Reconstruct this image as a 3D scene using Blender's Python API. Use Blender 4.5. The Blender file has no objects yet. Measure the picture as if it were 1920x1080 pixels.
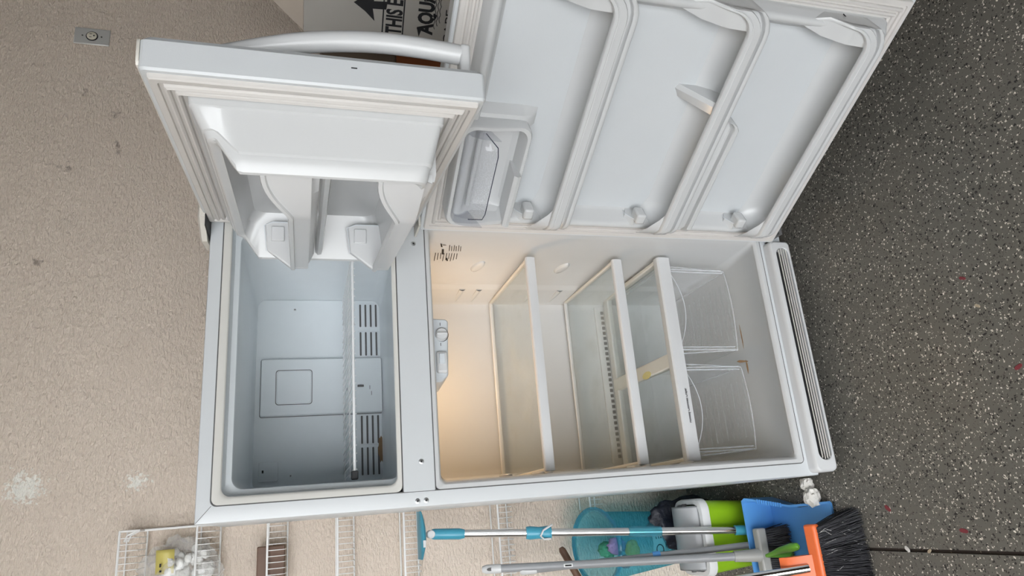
import bpy, bmesh, math, random
from mathutils import Vector, Matrix, noise as mnoise
random.seed(7)
scene = bpy.context.scene
col = scene.collection

# ------------------------------------------------------------------ camera
CAM = Vector((-0.0302, -1.6677, 1.4518))
RIGHT = Vector((0.94809516, -0.31777755, 0.01153217))
UP = Vector((0.08173708, 0.27859096, 0.95692535))
BACK = Vector((-0.30730215, -0.90631369, 0.29010495))
cd = bpy.data.cameras.new('camera')
cd.sensor_fit = 'HORIZONTAL'; cd.sensor_width = 36.0; cd.lens = 36.0 * 1301.34 / 1920.0
cd.clip_start = 0.02
cam = bpy.data.objects.new('camera', cd); col.objects.link(cam)
rx, ux = -UP, RIGHT                     # the photograph was taken with the phone turned on its side
cam.matrix_world = Matrix(((rx.x, ux.x, BACK.x, CAM.x), (rx.y, ux.y, BACK.y, CAM.y), (rx.z, ux.z, BACK.z, CAM.z), (0, 0, 0, 1)))
scene.camera = cam

# ------------------------------------------------------------------ light and exposure
vs = scene.view_settings
vs.view_transform = 'Standard'; vs.look = 'None'; vs.gamma = 1.0; vs.use_curve_mapping = False
vs.exposure = 0.38
scene.cycles.max_bounces = 10; scene.cycles.diffuse_bounces = 5; scene.cycles.transparent_max_bounces = 24
world = bpy.data.worlds.new('sky'); scene.world = world; world.use_nodes = True
wn = world.node_tree.nodes; wn.clear()
bg = wn.new('ShaderNodeBackground'); wo = wn.new('ShaderNodeOutputWorld')
bg.inputs[0].default_value = (0.955, 0.975, 1.0, 1); bg.inputs[1].default_value = 6.6
world.node_tree.links.new(bg.outputs[0], wo.inputs[0])

# ------------------------------------------------------------------ materials
def new_mat(name):
    m = bpy.data.materials.new(name); m.use_nodes = True
    nt = m.node_tree; nt.nodes.clear()
    out = nt.nodes.new('ShaderNodeOutputMaterial')
    return m, nt, out
def N(nt, t, **kw):
    n = nt.nodes.new(t)
    for k, v in kw.items(): setattr(n, k, v)
    return n
def L(nt, a, b): nt.links.new(a, b)
def coords(nt, scale=1.0, stretch=None):
    g = N(nt, 'ShaderNodeNewGeometry')
    mp = N(nt, 'ShaderNodeMapping')
    L(nt, g.outputs['Position'], mp.inputs[0])
    mp.inputs['Scale'].default_value = stretch or (scale, scale, scale)
    return mp.outputs[0]
def objcoords(nt, stretch=(1, 1, 1)):
    g = N(nt, 'ShaderNodeTexCoord'); mp = N(nt, 'ShaderNodeMapping')
    L(nt, g.outputs['Object'], mp.inputs[0]); mp.inputs['Scale'].default_value = stretch
    return mp.outputs[0]
def noise_tex(nt, vec, scale, detail=4, rough=0.5):
    n = N(nt, 'ShaderNodeTexNoise'); n.inputs['Scale'].default_value = scale
    n.inputs['Detail'].default_value = detail; n.inputs['Roughness'].default_value = rough
    if vec is not None: L(nt, vec, n.inputs['Vector'])
    return n.outputs[0]
def ramp(nt, fac, stops):
    r = N(nt, 'ShaderNodeValToRGB'); L(nt, fac, r.inputs[0])
    els = r.color_ramp.elements
    while len(els) < len(stops): els.new(0.5)
    for e, (p, c) in zip(els, stops):
        e.position = p; e.color = (c, c, c, 1) if not isinstance(c, tuple) else (*c, 1)
    return r.outputs[0]
def mix(nt, fac, a, b):
    m = N(nt, 'ShaderNodeMix', data_type='RGBA')
    if hasattr(fac, 'type') or hasattr(fac, 'links'): L(nt, fac, m.inputs[0])
    else: m.inputs[0].default_value = fac
    for i, v in ((6, a), (7, b)):
        if isinstance(v, tuple): m.inputs[i].default_value = (*v[:3], 1)
        else: L(nt, v, m.inputs[i])
    return m.outputs[2]
def bump(nt, h, strength, dist=0.01):
    b = N(nt, 'ShaderNodeBump'); b.inputs['Strength'].default_value = strength
    b.inputs['Distance'].default_value = dist; L(nt, h, b.inputs['Height'])
    return b.outputs[0]

def plain(name, c, rough=0.45, spec=0.5, metal=0.0, var=0.05, vscale=18, bumps=None, dirt=None, coat=0.0, sss=0.0):
    m, nt, out = new_mat(name)
    p = N(nt, 'ShaderNodeBsdfPrincipled')
    v = coords(nt)
    n1 = noise_tex(nt, v, vscale, 4)
    dark = tuple(x * (1 - var) for x in c); lite = tuple(min(1, x * (1 + var * 0.6)) for x in c)
    cc = mix(nt, n1, dark, lite)
    if dirt:
        dc, dscale, lo, hi, amt = dirt
        n2 = noise_tex(nt, v, dscale, 6, 0.65)
        f = ramp(nt, n2, [(lo, 0.0), (hi, amt)])
        cc = mix(nt, f, cc, dc)
    L(nt, cc, p.inputs['Base Color'])
    p.inputs['Roughness'].default_value = rough; p.inputs['Metallic'].default_value = metal
    p.inputs['Specular IOR Level'].default_value = spec; p.inputs['Coat Weight'].default_value = coat
    if bumps:
        sc, st, di = bumps
        L(nt, bump(nt, noise_tex(nt, v, sc, 3), st, di), p.inputs['Normal'])
    L(nt, p.outputs[0], out.inputs[0])
    return m

def sheet(name, tint, rough=0.03, gloss=1.0, haze=(1, 1, 1), haze_amt=0.06, dirt=None, ior=1.45):
    """thin clear sheet: what passes is tinted, the rest is a sharp reflection and a little haze"""
    m, nt, out = new_mat(name)
    tr = N(nt, 'ShaderNodeBsdfTransparent'); tr.inputs[0].default_value = (*tint, 1)
    gl = N(nt, 'ShaderNodeBsdfGlossy'); gl.inputs['Roughness'].default_value = rough
    gl.inputs[0].default_value = (gloss, gloss, gloss, 1)
    df = N(nt, 'ShaderNodeBsdfDiffuse'); df.inputs[0].default_value = (*haze, 1)
    fr = N(nt, 'ShaderNodeFresnel'); fr.inputs[0].default_value = ior
    a = N(nt, 'ShaderNodeMixShader'); b = N(nt, 'ShaderNodeMixShader')
    a.inputs[0].default_value = haze_amt
    if dirt:
        sc, lo, hi, mx = dirt
        n2 = noise_tex(nt, coords(nt), sc, 6, 0.6)
        f = ramp(nt, n2, [(lo, haze_amt), (hi, mx)])
        L(nt, f, a.inputs[0])
    L(nt, tr.outputs[0], a.inputs[1]); L(nt, df.outputs[0], a.inputs[2])
    bf = N(nt, 'ShaderNodeNewGeometry'); inv = N(nt, 'ShaderNodeMath', operation='SUBTRACT'); inv.inputs[0].default_value = 1.0
    L(nt, bf.outputs['Backfacing'], inv.inputs[1])
    fm = N(nt, 'ShaderNodeMath', operation='MULTIPLY'); L(nt, fr.outputs[0], fm.inputs[0]); L(nt, inv.outputs[0], fm.inputs[1])
    L(nt, fm.outputs[0], b.inputs[0]); L(nt, a.outputs[0], b.inputs[1]); L(nt, gl.outputs[0], b.inputs[2])
    L(nt, b.outputs[0], out.inputs[0])
    return m

def wall_mat():
    m, nt, out = new_mat('painted_drywall')
    p = N(nt, 'ShaderNodeBsdfPrincipled'); v = coords(nt)
    n1 = noise_tex(nt, v, 3.0, 5)
    c = mix(nt, n1, (0.700, 0.603, 0.512), (0.765, 0.662, 0.566))
    # scuffs and patched holes: marks with places of their own on this wall
    def spot(x, z, rx_, rz_, nscale, lo, hi, colr, cin):
        mp = N(nt, 'ShaderNodeMapping'); g = N(nt, 'ShaderNodeNewGeometry')
        L(nt, g.outputs['Position'], mp.inputs[0])
        mp.vector_type = 'POINT'
        mp.inputs['Location'].default_value = (-x / rx_, 0, -z / rz_)
        mp.inputs['Scale'].default_value = (1 / rx_, 0.0, 1 / rz_)
        ln = N(nt, 'ShaderNodeVectorMath', operation='LENGTH'); L(nt, mp.outputs[0], ln.inputs[0])
        f1 = ramp(nt, ln.outputs['Value'], [(0.0, 0.42), (1.0, 0.0)])
        n2 = noise_tex(nt, v, nscale, 5, 0.6)
        ad = N(nt, 'ShaderNodeMath', operation='ADD'); L(nt, f1, ad.inputs[0]); L(nt, n2, ad.inputs[1])
        f = ramp(nt, ad.outputs[0], [(lo, 0.0), (hi, 1.0)])
        return mix(nt, f, cin, colr)
    c = spot(0.164, 2.255, 0.085, 0.10, 95, 0.70, 0.80, (0.88, 0.86, 0.79), c)
    c = spot(0.162, 1.948, 0.055, 0.07, 95, 0.72, 0.82, (0.88, 0.86, 0.79), c)
    for (x, z, a, b) in ((1.60, 2.355, 0.06, 0.05), (1.48, 2.12, 0.16, 0.05), (1.55, 2.22, 0.10, 0.06), (1.26, 2.269, 0.07, 0.10), (1.35, 2.10, 0.10, 0.04), (0.9, 2.3, 0.06, 0.05)):
        c = spot(x, z, a, b, 40, 0.84, 1.16, (0.36, 0.30, 0.255), c)
    L(nt, c, p.inputs['Base Color'])
    p.inputs['Roughness'].default_value = 0.55; p.inputs['Specular IOR Level'].default_value = 0.35
    v2 = coords(nt, stretch=(1.0, 1.0, 2.3))
    h = noise_tex(nt, v2, 62, 3, 0.5)
    h2 = ramp(nt, h, [(0.35, 0.0), (0.65, 1.0)])
    L(nt, bump(nt, h2, 0.65, 0.007), p.inputs['Normal'])
    L(nt, p.outputs[0], out.inputs[0])
    return m

def floor_mat():
    m, nt, out = new_mat('speckled_garage_floor')
    p = N(nt, 'ShaderNodeBsdfPrincipled'); v = coords(nt)
    base = mix(nt, noise_tex(nt, v, 5, 5), (0.115, 0.110, 0.096), (0.155, 0.148, 0.129))
    def flecks(scale, thr, colr, cin, size=0.34, dist=0.010):
        g = N(nt, 'ShaderNodeTexVoronoi'); g.inputs['Scale'].default_value = scale
        nv = N(nt, 'ShaderNodeTexNoise'); nv.inputs['Scale'].default_value = 160; L(nt, v, nv.inputs['Vector'])
        mm = N(nt, 'ShaderNodeMix', data_type='VECTOR'); mm.inputs[0].default_value = dist
        L(nt, v, mm.inputs[4]); L(nt, nv.outputs['Color'], mm.inputs[5])
        L(nt, mm.outputs[1], g.inputs['Vector'])
        sep = N(nt, 'ShaderNodeSeparateColor'); L(nt, g.outputs['Color'], sep.inputs[0])
        lt = N(nt, 'ShaderNodeMath', operation='LESS_THAN'); L(nt, sep.outputs[0], lt.inputs[0]); lt.inputs[1].default_value = thr
        sz = N(nt, 'ShaderNodeMath', operation='MULTIPLY'); L(nt, sep.outputs[1], sz.inputs[0]); sz.inputs[1].default_value = size
        ds = N(nt, 'ShaderNodeMath', operation='LESS_THAN'); L(nt, g.outputs['Distance'], ds.inputs[0]); L(nt, sz.outputs[0], ds.inputs[1])
        mu = N(nt, 'ShaderNodeMath', operation='MULTIPLY'); L(nt, lt.outputs[0], mu.inputs[0]); L(nt, ds.outputs[0], mu.inputs[1])
        return mix(nt, mu.outputs[0], cin, colr)
    c = flecks(180, 0.40, (0.020, 0.019, 0.018), base, 0.60)
    c = flecks(215, 0.30, (0.66, 0.62, 0.54), c, 0.52)
    c = flecks(140, 0.15, (0.80, 0.76, 0.68), c, 0.36)
    c = flecks(260, 0.22, (0.09, 0.082, 0.07), c, 0.6)
    L(nt, c, p.inputs['Base Color'])
    p.inputs['Roughness'].default_value = 0.42; p.inputs['Specular IOR Level'].default_value = 0.35
    L(nt, bump(nt, noise_tex(nt, v, 45, 4), 0.15, 0.004), p.inputs['Normal'])
    L(nt, p.outputs[0], out.inputs[0])
    return m

M = {}
M['wall'] = wall_mat()
M['floor'] = floor_mat()
M['ceiling'] = plain('ceiling_paint', (0.78, 0.76, 0.72), 0.8)
M['garage'] = plain('low_bounce_garage_wall', (0.17, 0.155, 0.14), 0.85, var=0.15, vscale=4)  # unseen walls kept dark to cut light bounced onto the doors
M['joint'] = plain('joint_dirt', (0.035, 0.025, 0.02), 0.9, dirt=((0.25, 0.20, 0.15), 140, 0.62, 0.72, 0.8))
M['drive'] = plain('concrete_drive', (0.34, 0.325, 0.30), 0.9)
M['steel'] = plain('white_painted_steel', (0.575, 0.600, 0.615), 0.30, 0.5, var=0.02, bumps=(420, 0.10, 0.001))
M['white'] = plain('white_plastic', (0.615, 0.625, 0.63), 0.26, 0.5, var=0.02)
M['liner'] = plain('white_liner_plastic', (0.560, 0.570, 0.572), 0.22, 0.5, var=0.02)
M['fzliner'] = plain('cool_white_freezer_plastic', (0.66, 0.705, 0.73), 0.24, 0.5, var=0.03)
M['rim'] = plain('yellowed_rim_plastic', (0.615, 0.61, 0.575), 0.3, 0.5, var=0.04)
M['grey'] = plain('light_grey_plastic', (0.62, 0.66, 0.69), 0.34, 0.5, var=0.02)
M['gasket'] = plain('off_white_gasket', (0.60, 0.58, 0.555), 0.45, 0.4, var=0.05, dirt=((0.42, 0.33, 0.24), 9, 0.64, 0.84, 0.45))
M['seam'] = plain('seam_shadow_rubber', (0.10, 0.10, 0.10), 0.7)
M['dark'] = plain('dark_gap', (0.02, 0.02, 0.022), 0.6)
M['blackp'] = plain('black_plastic', (0.018, 0.019, 0.022), 0.45)
M['ink'] = plain('black_ink', (0.02, 0.02, 0.022), 0.6, 0.2)
M['screw'] = plain('screw_steel', (0.55, 0.57, 0.58), 0.3, metal=0.9)
M['cream'] = plain('aged_cream_plastic', (0.64, 0.615, 0.56), 0.4, var=0.03)
M['stain'] = plain('brown_food_stain', (0.22, 0.13, 0.06), 0.5, var=0.3, vscale=60)
M['ystain'] = plain('pale_yellow_stain', (0.62, 0.56, 0.25), 0.5, var=0.2, vscale=60)
M['glass'] = sheet('shelf_glass', (0.955, 0.97, 0.963), 0.02, 0.9, (0.66, 0.70, 0.68), 0.02, dirt=(7, 0.52, 0.78, 0.16))
M['crisper'] = sheet('clear_drawer_plastic', (0.985, 0.988, 0.992), 0.06, 0.9, (0.85, 0.86, 0.88), 0.04, dirt=(5, 0.5, 0.8, 0.12))
M['crisperedge'] = sheet('highlight_drawer_edge', (0.93, 0.94, 0.95), 0.05, 1.0, (0.88, 0.89, 0.92), 0.30)  # whitened with haze to paint bright highlights along the drawer edges
M['cover'] = sheet('smoky_cover_plastic', (0.93, 0.935, 0.95), 0.04, 0.9, (0.7, 0.72, 0.76), 0.07)
M['smoke'] = plain('dark_cover_edge', (0.03, 0.035, 0.06), 0.2)
M['wire'] = plain('white_coated_wire', (0.84, 0.84, 0.83), 0.35, var=0.03)
M['wirefz'] = plain('white_freezer_wire', (0.80, 0.81, 0.82), 0.3, var=0.02)
M['chrome'] = plain('chrome_tube', (0.75, 0.75, 0.75), 0.10, metal=1.0, var=0.02)
M['teal'] = plain('teal_plastic', (0.05, 0.30, 0.42), 0.35)
M['tealclr'] = sheet('translucent_teal_plastic', (0.42, 0.78, 0.86), 0.12, 0.8, (0.10, 0.45, 0.60), 0.26)
M['greytube'] = plain('grey_tube_plastic', (0.30, 0.31, 0.32), 0.35)
M['greybrush'] = plain('grey_brush_plastic', (0.38, 0.38, 0.36), 0.4)
M['bristle'] = plain('black_bristle', (0.012, 0.012, 0.018), 0.4, spec=0.6)
M['orange'] = plain('orange_plastic', (0.78, 0.16, 0.045), 0.35, var=0.1)
M['blue'] = plain('blue_plastic', (0.10, 0.32, 0.70), 0.35)
M['lime'] = plain('lime_green_plastic', (0.27, 0.50, 0.015), 0.32)
M['lime2'] = plain('leaf_green_plastic', (0.13, 0.36, 0.03), 0.3)
M['lidw'] = plain('bin_lid_white', (0.66, 0.67, 0.67), 0.35)
M['lidg'] = plain('bin_lid_grey', (0.36, 0.37, 0.38), 0.35)
M['navy'] = plain('navy_bag_plastic', (0.007, 0.009, 0.020), 0.42, bumps=(25, 0.5, 0.02))
M['tissue'] = plain('crumpled_tissue', (0.68, 0.66, 0.62), 0.85, var=0.15, vscale=60, bumps=(60, 0.5, 0.01))
M['petal'] = plain('dried_red_petal', (0.22, 0.035, 0.045), 0.7, var=0.3)
M['debris'] = plain('pale_wood_debris', (0.45, 0.37, 0.26), 0.8)
M['card'] = plain('printed_white_carton', (0.44, 0.42, 0.385), 0.7, var=0.06, vscale=7)
M['flap'] = plain('carton_flap', (0.50, 0.43, 0.36), 0.75, var=0.08)
M['redwood'] = plain('reddish_brown_wood', (0.26, 0.085, 0.03), 0.5, var=0.25, vscale=9)
M['brown'] = plain('brown_carton', (0.12, 0.09, 0.065), 0.8)
M['cabinet'] = plain('wood_cabinet', (0.26, 0.17, 0.10), 0.55, var=0.2)
M['wood'] = plain('brown_wood', (0.14, 0.075, 0.045), 0.5, var=0.35, vscale=30)
M['bagfilm'] = sheet('clear_bag_film', (0.95, 0.95, 0.945), 0.10, 1.0, (0.88, 0.88, 0.87), 0.20)
M['fill'] = plain('white_fluff', (0.80, 0.80, 0.78), 0.8, bumps=(50, 0.5, 0.02))
M['ylabel'] = plain('yellow_label', (0.58, 0.50, 0.14), 0.5, var=0.05)
M['wlabel'] = plain('white_label', (0.72, 0.73, 0.72), 0.5)
M['purple'] = plain('lilac_cloth', (0.30, 0.26, 0.50), 0.85, bumps=(120, 0.4, 0.01))
M['yellow'] = plain('yellow_cloth', (0.70, 0.48, 0.05), 0.85, bumps=(120, 0.4, 0.01))
M['greencloth'] = plain('green_cloth', (0.05, 0.30, 0.19), 0.85, bumps=(120, 0.4, 0.01))
M['pink'] = plain('pink_cloth', (0.55, 0.22, 0.22), 0.85, bumps=(120, 0.4, 0.01))
M['outlet'] = plain('outlet_ivory', (0.70, 0.66, 0.55), 0.35)
M['plate'] = plain('brushed_plate', (0.60, 0.60, 0.58), 0.35, metal=0.3)
mb, nt, out = new_mat('lamp_glow')
em = N(nt, 'ShaderNodeEmission'); em.inputs[0].default_value = (1.0, 0.72, 0.42, 1); em.inputs[1].default_value = 14
L(nt, em.outputs[0], out.inputs[0]); M['bulb'] = mb

# ------------------------------------------------------------------ mesh helpers
def link(name, me, mat, parent=None, smooth=True, angle=35):
    o = bpy.data.objects.new(name, me); col.objects.link(o)
    if mat is not None and not me.materials: me.materials.append(mat if not isinstance(mat, str) else M[mat])
    if smooth:
        for p in me.polygons: p.use_smooth = True
        me.set_sharp_from_angle(angle=math.radians(angle))
    if parent is not None: o.parent = parent
    return o
def mk(name, verts, faces, mat, parent=None, smooth=True, angle=35, fix=True):
    me = bpy.data.meshes.new(name)
    me.from_pydata([tuple(v) for v in verts], [], faces); me.update()
    if fix:
        bm = bmesh.new(); bm.from_mesh(me)
        bmesh.ops.recalc_face_normals(bm, faces=bm.faces); bm.to_mesh(me); bm.free()
    return link(name, me, mat, parent, smooth, angle)
def dup(o, parent, name=None):
    c = o.copy(); col.objects.link(c); c.parent = parent
    return c
def bevel(o, w, seg=2):
    b = o.modifiers.new('bevel', 'BEVEL'); b.width = w; b.segments = seg; b.limit_method = 'ANGLE'; b.angle_limit = math.radians(40)
    return o
class MB:
    def __init__(s): s.v = []; s.f = []
    def add(s, vs_, fs): k = len(s.v); s.v += [tuple(x) for x in vs_]; s.f += [[i + k for i in f] for f in fs]; return s
    def box(s, x0, x1, y0, y1, z0, z1):
        return s.add([(x0, y0, z0), (x1, y0, z0), (x1, y1, z0), (x0, y1, z0), (x0, y0, z1), (x1, y0, z1), (x1, y1, z1), (x0, y1, z1)],
                     [(0, 3, 2, 1), (4, 5, 6, 7), (0, 1, 5, 4), (1, 2, 6, 5), (2, 3, 7, 6), (3, 0, 4, 7)])
    def tube(s, pts, r, n=8, caps=True):
        pts = [Vector(p) for p in pts]; rr = r if isinstance(r, (list, tuple)) else [r] * len(pts)
        rings = []; ref = None
        for i, p in enumerate(pts):
            d = (pts[min(i + 1, len(pts) - 1)] - pts[max(i - 1, 0)]).normalized()
            if ref is None:
                ref = d.orthogonal().normalized()
            u = (ref - d * ref.dot(d)).normalized(); ref = u; w = d.cross(u)
            rings.append([p + (u * math.cos(2 * math.pi * k / n) + w * math.sin(2 * math.pi * k / n)) * rr[i] for k in range(n)])
        return s.loft(rings, True, caps, caps)
    def loft(s, rings, closed=True, cap0=False, cap1=False):
        n = len(rings[0]); vs_ = [p for r in rings for p in r]; fs = []
        for i in range(len(rings) - 1):
            for j in range(n if closed else n - 1):
                a, b = i * n + j, i * n + (j + 1) % n
                fs.append((a, b, b + n, a + n))
        if cap0: fs.append(tuple(range(n - 1, -1, -1)))
        if cap1: fs.append(tuple((len(rings) - 1) * n + j for j in range(n)))
        return s.add(vs_, fs)
    def lathe(s, prof, c=(0, 0, 0), n=24, cap0=False, cap1=False, axis='z'):
        rings = []
        for r, z in prof:
            rings.append([(c[0] + r * math.cos(2 * math.pi * k / n), c[1] + r * math.sin(2 * math.pi * k / n), c[2] + z) for k in range(n)])
        return s.loft(rings, True, cap0, cap1)
    def prism(s, poly, fn, t0, t1):
        """poly of 2-D points, fn(a, b, t) -> 3-D; solid between t0 and t1"""
        return s.loft([[fn(a, b, t0) for a, b in poly], [fn(a, b, t1) for a, b in poly]], True, True, True)
    def build(s, name, mat, parent=None, smooth=True, angle=35): return mk(name, s.v, s.f, mat, parent, smooth, angle)
def bxo(name, b, mat, parent=None, bev=0.0, seg=2):
    o = MB().box(*b).build(name, mat, parent)
    if bev: bevel(o, bev, seg)
    return o
def tag(o, label=None, cat=None, group=None, kind=None):
    if label: o['label'] = label
    if cat: o['category'] = cat
    if group: o['group'] = group
    if kind: o['kind'] = kind
    return o
def empty(name, loc=(0, 0, 0), rz=0.0):
    e = bpy.data.objects.new(name, None); e.empty_display_size = 0.05; col.objects.link(e)
    e.location = loc; e.rotation_euler = (0, 0, rz); return e
def rrect(a0, a1, b0, b1, r, nc=5, ns=1):
    """rounded rectangle in 2-D, sides cut into ns pieces"""
    pts = []
    cs = [((a1 - r, b0 + r), -90), ((a1 - r, b1 - r), 0), ((a0 + r, b1 - r), 90), ((a0 + r, b0 + r), 180)]
    for k, ((ca, cb), st) in enumerate(cs):
        for i in range(nc + 1):
            t = math.radians(st + 90.0 * i / nc); pts.append((ca + r * math.cos(t), cb + r * math.sin(t)))
        (na, nb), nst = cs[(k + 1) % 4]
        t = math.radians(nst); e = (na + r * math.cos(t), nb + r * math.sin(t)); p = pts[-1]
        for i in range(1, ns): pts.append((p[0] + (e[0] - p[0]) * i / ns, p[1] + (e[1] - p[1]) * i / ns))
    return pts
def sm(t): t = max(0.0, min(1.0, t)); return t * t * (3 - 2 * t)
def text(name, body, size, mat, parent, origin, xdir, ydir, align='LEFT', extrude=0.0004, sx=1.0, bold=0.0, kind=None):
    cu = bpy.data.curves.new(name, 'FONT'); cu.body = body; cu.size = size; cu.align_x = align; cu.extrude = extrude; cu.offset = bold
    cu.resolution_u = 3
    t = bpy.data.objects.new(name, cu); col.objects.link(t)
    dg = bpy.context.evaluated_depsgraph_get(); me = bpy.data.meshes.new_from_object(t.evaluated_get(dg))
    bpy.data.objects.remove(t); bpy.data.curves.remove(cu)
    xd, yd = Vector(xdir).normalized(), Vector(ydir).normalized(); zd = xd.cross(yd)
    o0 = Vector(origin)
    for v in me.vertices: v.co = o0 + xd * v.co.x * sx + yd * v.co.y + zd * v.co.z
    me.materials.clear()
    return link(name, me, mat, parent, smooth=False)

# ------------------------------------------------------------------ the garage
WY = 0.86
def struct(o): o['kind'] = 'structure'; return o
XL, XR, YF, ZC = -2.9, 2.75, -3.05, 3.35
struct(bxo('wall_back', (XL - .1, XR + .1, WY, WY + .12, -0.05, ZC), 'wall'))
struct(bxo('wall_left', (XL - .12, XL, YF, WY, -0.05, ZC), 'garage'))
struct(bxo('wall_right', (XR, XR + .12, YF, WY, -0.05, ZC), 'garage'))
struct(bxo('ceiling', (XL - .12, XR + .12, YF, WY + .12, ZC, ZC + .1), 'ceiling'))
struct(bxo('wall_front', (XL - .12, XR + .12, YF - .12, YF, 3.15, ZC + .1), 'garage'))
struct(bxo('wall_front_pier', (-0.30, XR + .12, YF - .12, YF, -0.05, 3.15), 'garage'))  # unseen pier and header, placed to shape the daylight opening
JX = -0.199
fl = MB()
fl.box(XL, JX - .004, YF, WY, -0.05, 0.0)
fl.box(JX + .004, XR, YF, WY, -0.05, 0.0)
struct(fl.build('floor', 'floor', None, smooth=False))
struct(bxo('floor_joint', (JX - .004, JX + .004, YF, WY, -0.05, -0.006), 'joint'))
struct(bxo('floor_driveway', (-9, 9, -14, YF, -0.06, -0.005), 'drive'))

# outlet on the back wall
ou = empty('outlet_plate', (1.811, WY, 2.222))
tag(ou, 'metal wall plate with a single round ivory electrical outlet', 'outlet')
bxo('cover_plate', (-.036, .036, -.006, 0, -.060, .060), 'plate', ou, .003)
MB().loft([[(r * math.cos(a), y, r * math.sin(a)) for a in [2 * math.pi * k / 20 for k in range(20)]] for r, y in ((.0205, -.006), (.0205, -.0075), (.0185, -.0078))], True, False, True).build('outlet_ring', 'ink', ou)
MB().loft([[(r * math.cos(a), y, r * math.sin(a)) for a in [2 * math.pi * k / 20 for k in range(20)]] for r, y in ((.017, -.0075), (.017, -.010), (.0155, -.011))], True, False, True).build('receptacle', 'outlet', ou)
for dx in (-.0065, .0065): bxo('slot', (dx - .001, dx + .001, -.0115, -.0105, .000, .008), 'ink', ou)
bxo('slot', (-.0025, .0025, -.0115, -.0105, -.010, -.005), 'ink', ou)
for dz in (-.032, .032): MB().loft([[(.003 * math.cos(a), y, dz + .003 * math.sin(a)) for a in [2 * math.pi * k / 10 for k in range(10)]] for y in (-.006, -.0075)], True, False, True).build('screw', 'seam', ou)

# ------------------------------------------------------------------ the refrigerator
W, H, D = 0.75, 1.663, 0.66
fridge = empty('refrigerator', (0, 0, 0))
tag(fridge, 'white top-freezer refrigerator standing with both doors wide open and shelves empty', 'refrigerator')
def yz(ring, y): return [(a, y, b) for a, b in ring]
def ringy(a0, a1, b0, b1, r, y, nc=5, ns=1): return yz(rrect(a0, a1, b0, b1, r, nc, ns), y)
# cabinet shell
SX0, SX1 = 0.034, 0.716
cab = MB().loft([ringy(0.0, W, .075, H, .003, D), ringy(0, W, .075, H, .003, .004), ringy(.0015, W - .0015, .0765, H - .0015, .003, .001), ringy(.005, W - .005, .08, H - .005, .003, 0),
                 ringy(SX0, SX1, .115, 1.634, .014, 0), ringy(SX0 + .001, SX1 - .001, .116, 1.633, .014, .008)], True, True, False).build('cabinet', 'steel', fridge)
# cabinet foot parts
for fx in (.06, .69):
    for fy in (.06, .6):
        MB().lathe([(.018, 0), (.018, .012), (.012, .014), (.012, .08)], (fx, fy, 0), 14, True, True).build('levelling_foot', 'dark', fridge)
# mitre seams of the front flange
for (x0, z0, x1, z1) in ((.003, H - .003, .036, 1.631),):
    MB().tube([(x0, -.0002, z0), (x1, -.0002, z1)], .0007, 4).build('mitre_seam', 'seam', fridge)
# dark seam line round the liners
def seam_ring(a0, a1, b0, b1, r, w, y, name):
    return MB().loft([ringy(a0, a1, b0, b1, r, y), ringy(a0 + w, a1 - w, b0 + w, b1 - w, max(r - w, .002), y)], True).build(name, 'seam', fridge)
seam_ring(SX0 - .0002, SX1 + .0002, .1148, 1.6342, .014, .0024, -.0003, 'liner_seam')
# mullion between the compartments
mul = MB().loft([ringy(SX0 + .001, SX1 - .001, 1.1475, 1.2215, .002, .02), ringy(SX0 + .001, SX1 - .001, 1.1475, 1.2215, .002, .0), ringy(SX0 + .002, SX1 - .002, 1.1485, 1.2205, .002, -.001)], True, True, True).build('mullion', 'steel', fridge)
MB().box(SX0, SX1, -.0004, .01, 1.1460, 1.1478).box(SX0, SX1, -.0004, .01, 1.2212, 1.2230).build('mullion_seam', 'seam', fridge)
def screw(x, z, y=-.001, r=.0062, parent=None):
    s = MB().loft([[(x + rr * math.cos(a), yy, z + rr * math.sin(a)) for a in [2 * math.pi * k / 14 for k in range(14)]] for rr, yy in ((r, y), (r * .95, y - .0012), (r * .45, y - .0018))], True, False, True).build('screw', 'screw', parent or fridge)
    MB().loft([[(x + rr * math.cos(a), yy, z + rr * math.sin(a)) for a in [2 * math.pi * k / 8 for k in range(8)]] for rr, yy in ((r * .42, y - .0019), (r * .1, y - .002))], True, False, True).build('screw_recess', 'dark', s)
for (x, z, y) in ((.102, 1.178, -.001), (.653, 1.176, -.001), (.0135, 1.190, 0), (.0137, 1.170, 0)): screw(x, z, y)

# freezer liner
MB().loft([ringy(.036, .714, 1.2235, 1.632, .014, .004, 6), ringy(.0365, .7135, 1.224, 1.6315, .014, -.0006, 6), ringy(.047, .703, 1.232, 1.620, .017, -.0006, 6), ringy(.051, .699, 1.234, 1.615, .018, .001, 6), ringy(.053, .697, 1.2345, 1.613, .019, .004, 6)], True).build('freezer_frame', 'rim', fridge)
FZ = MB().loft([ringy(.053, .697, 1.2345, 1.613, .019, .004, 6), ringy(.054, .696, 1.2340, 1.6115, .020, .022, 6), ringy(.057, .693, 1.2325, 1.6075, .022, .030, 6), ringy(.064, .686, 1.227, 1.600, .024, .034, 6), ringy(.068, .682, 1.222, 1.596, .026, .037, 6), ringy(.070, .680, 1.216, 1.5935, .026, .046, 6),
                ringy(.078, .671, 1.205, 1.588, .03, .50, 6), ringy(.086, .664, 1.21, 1.580, .03, .528, 6)], True, False, True).build('freezer_liner', 'fzliner', fridge)
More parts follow.
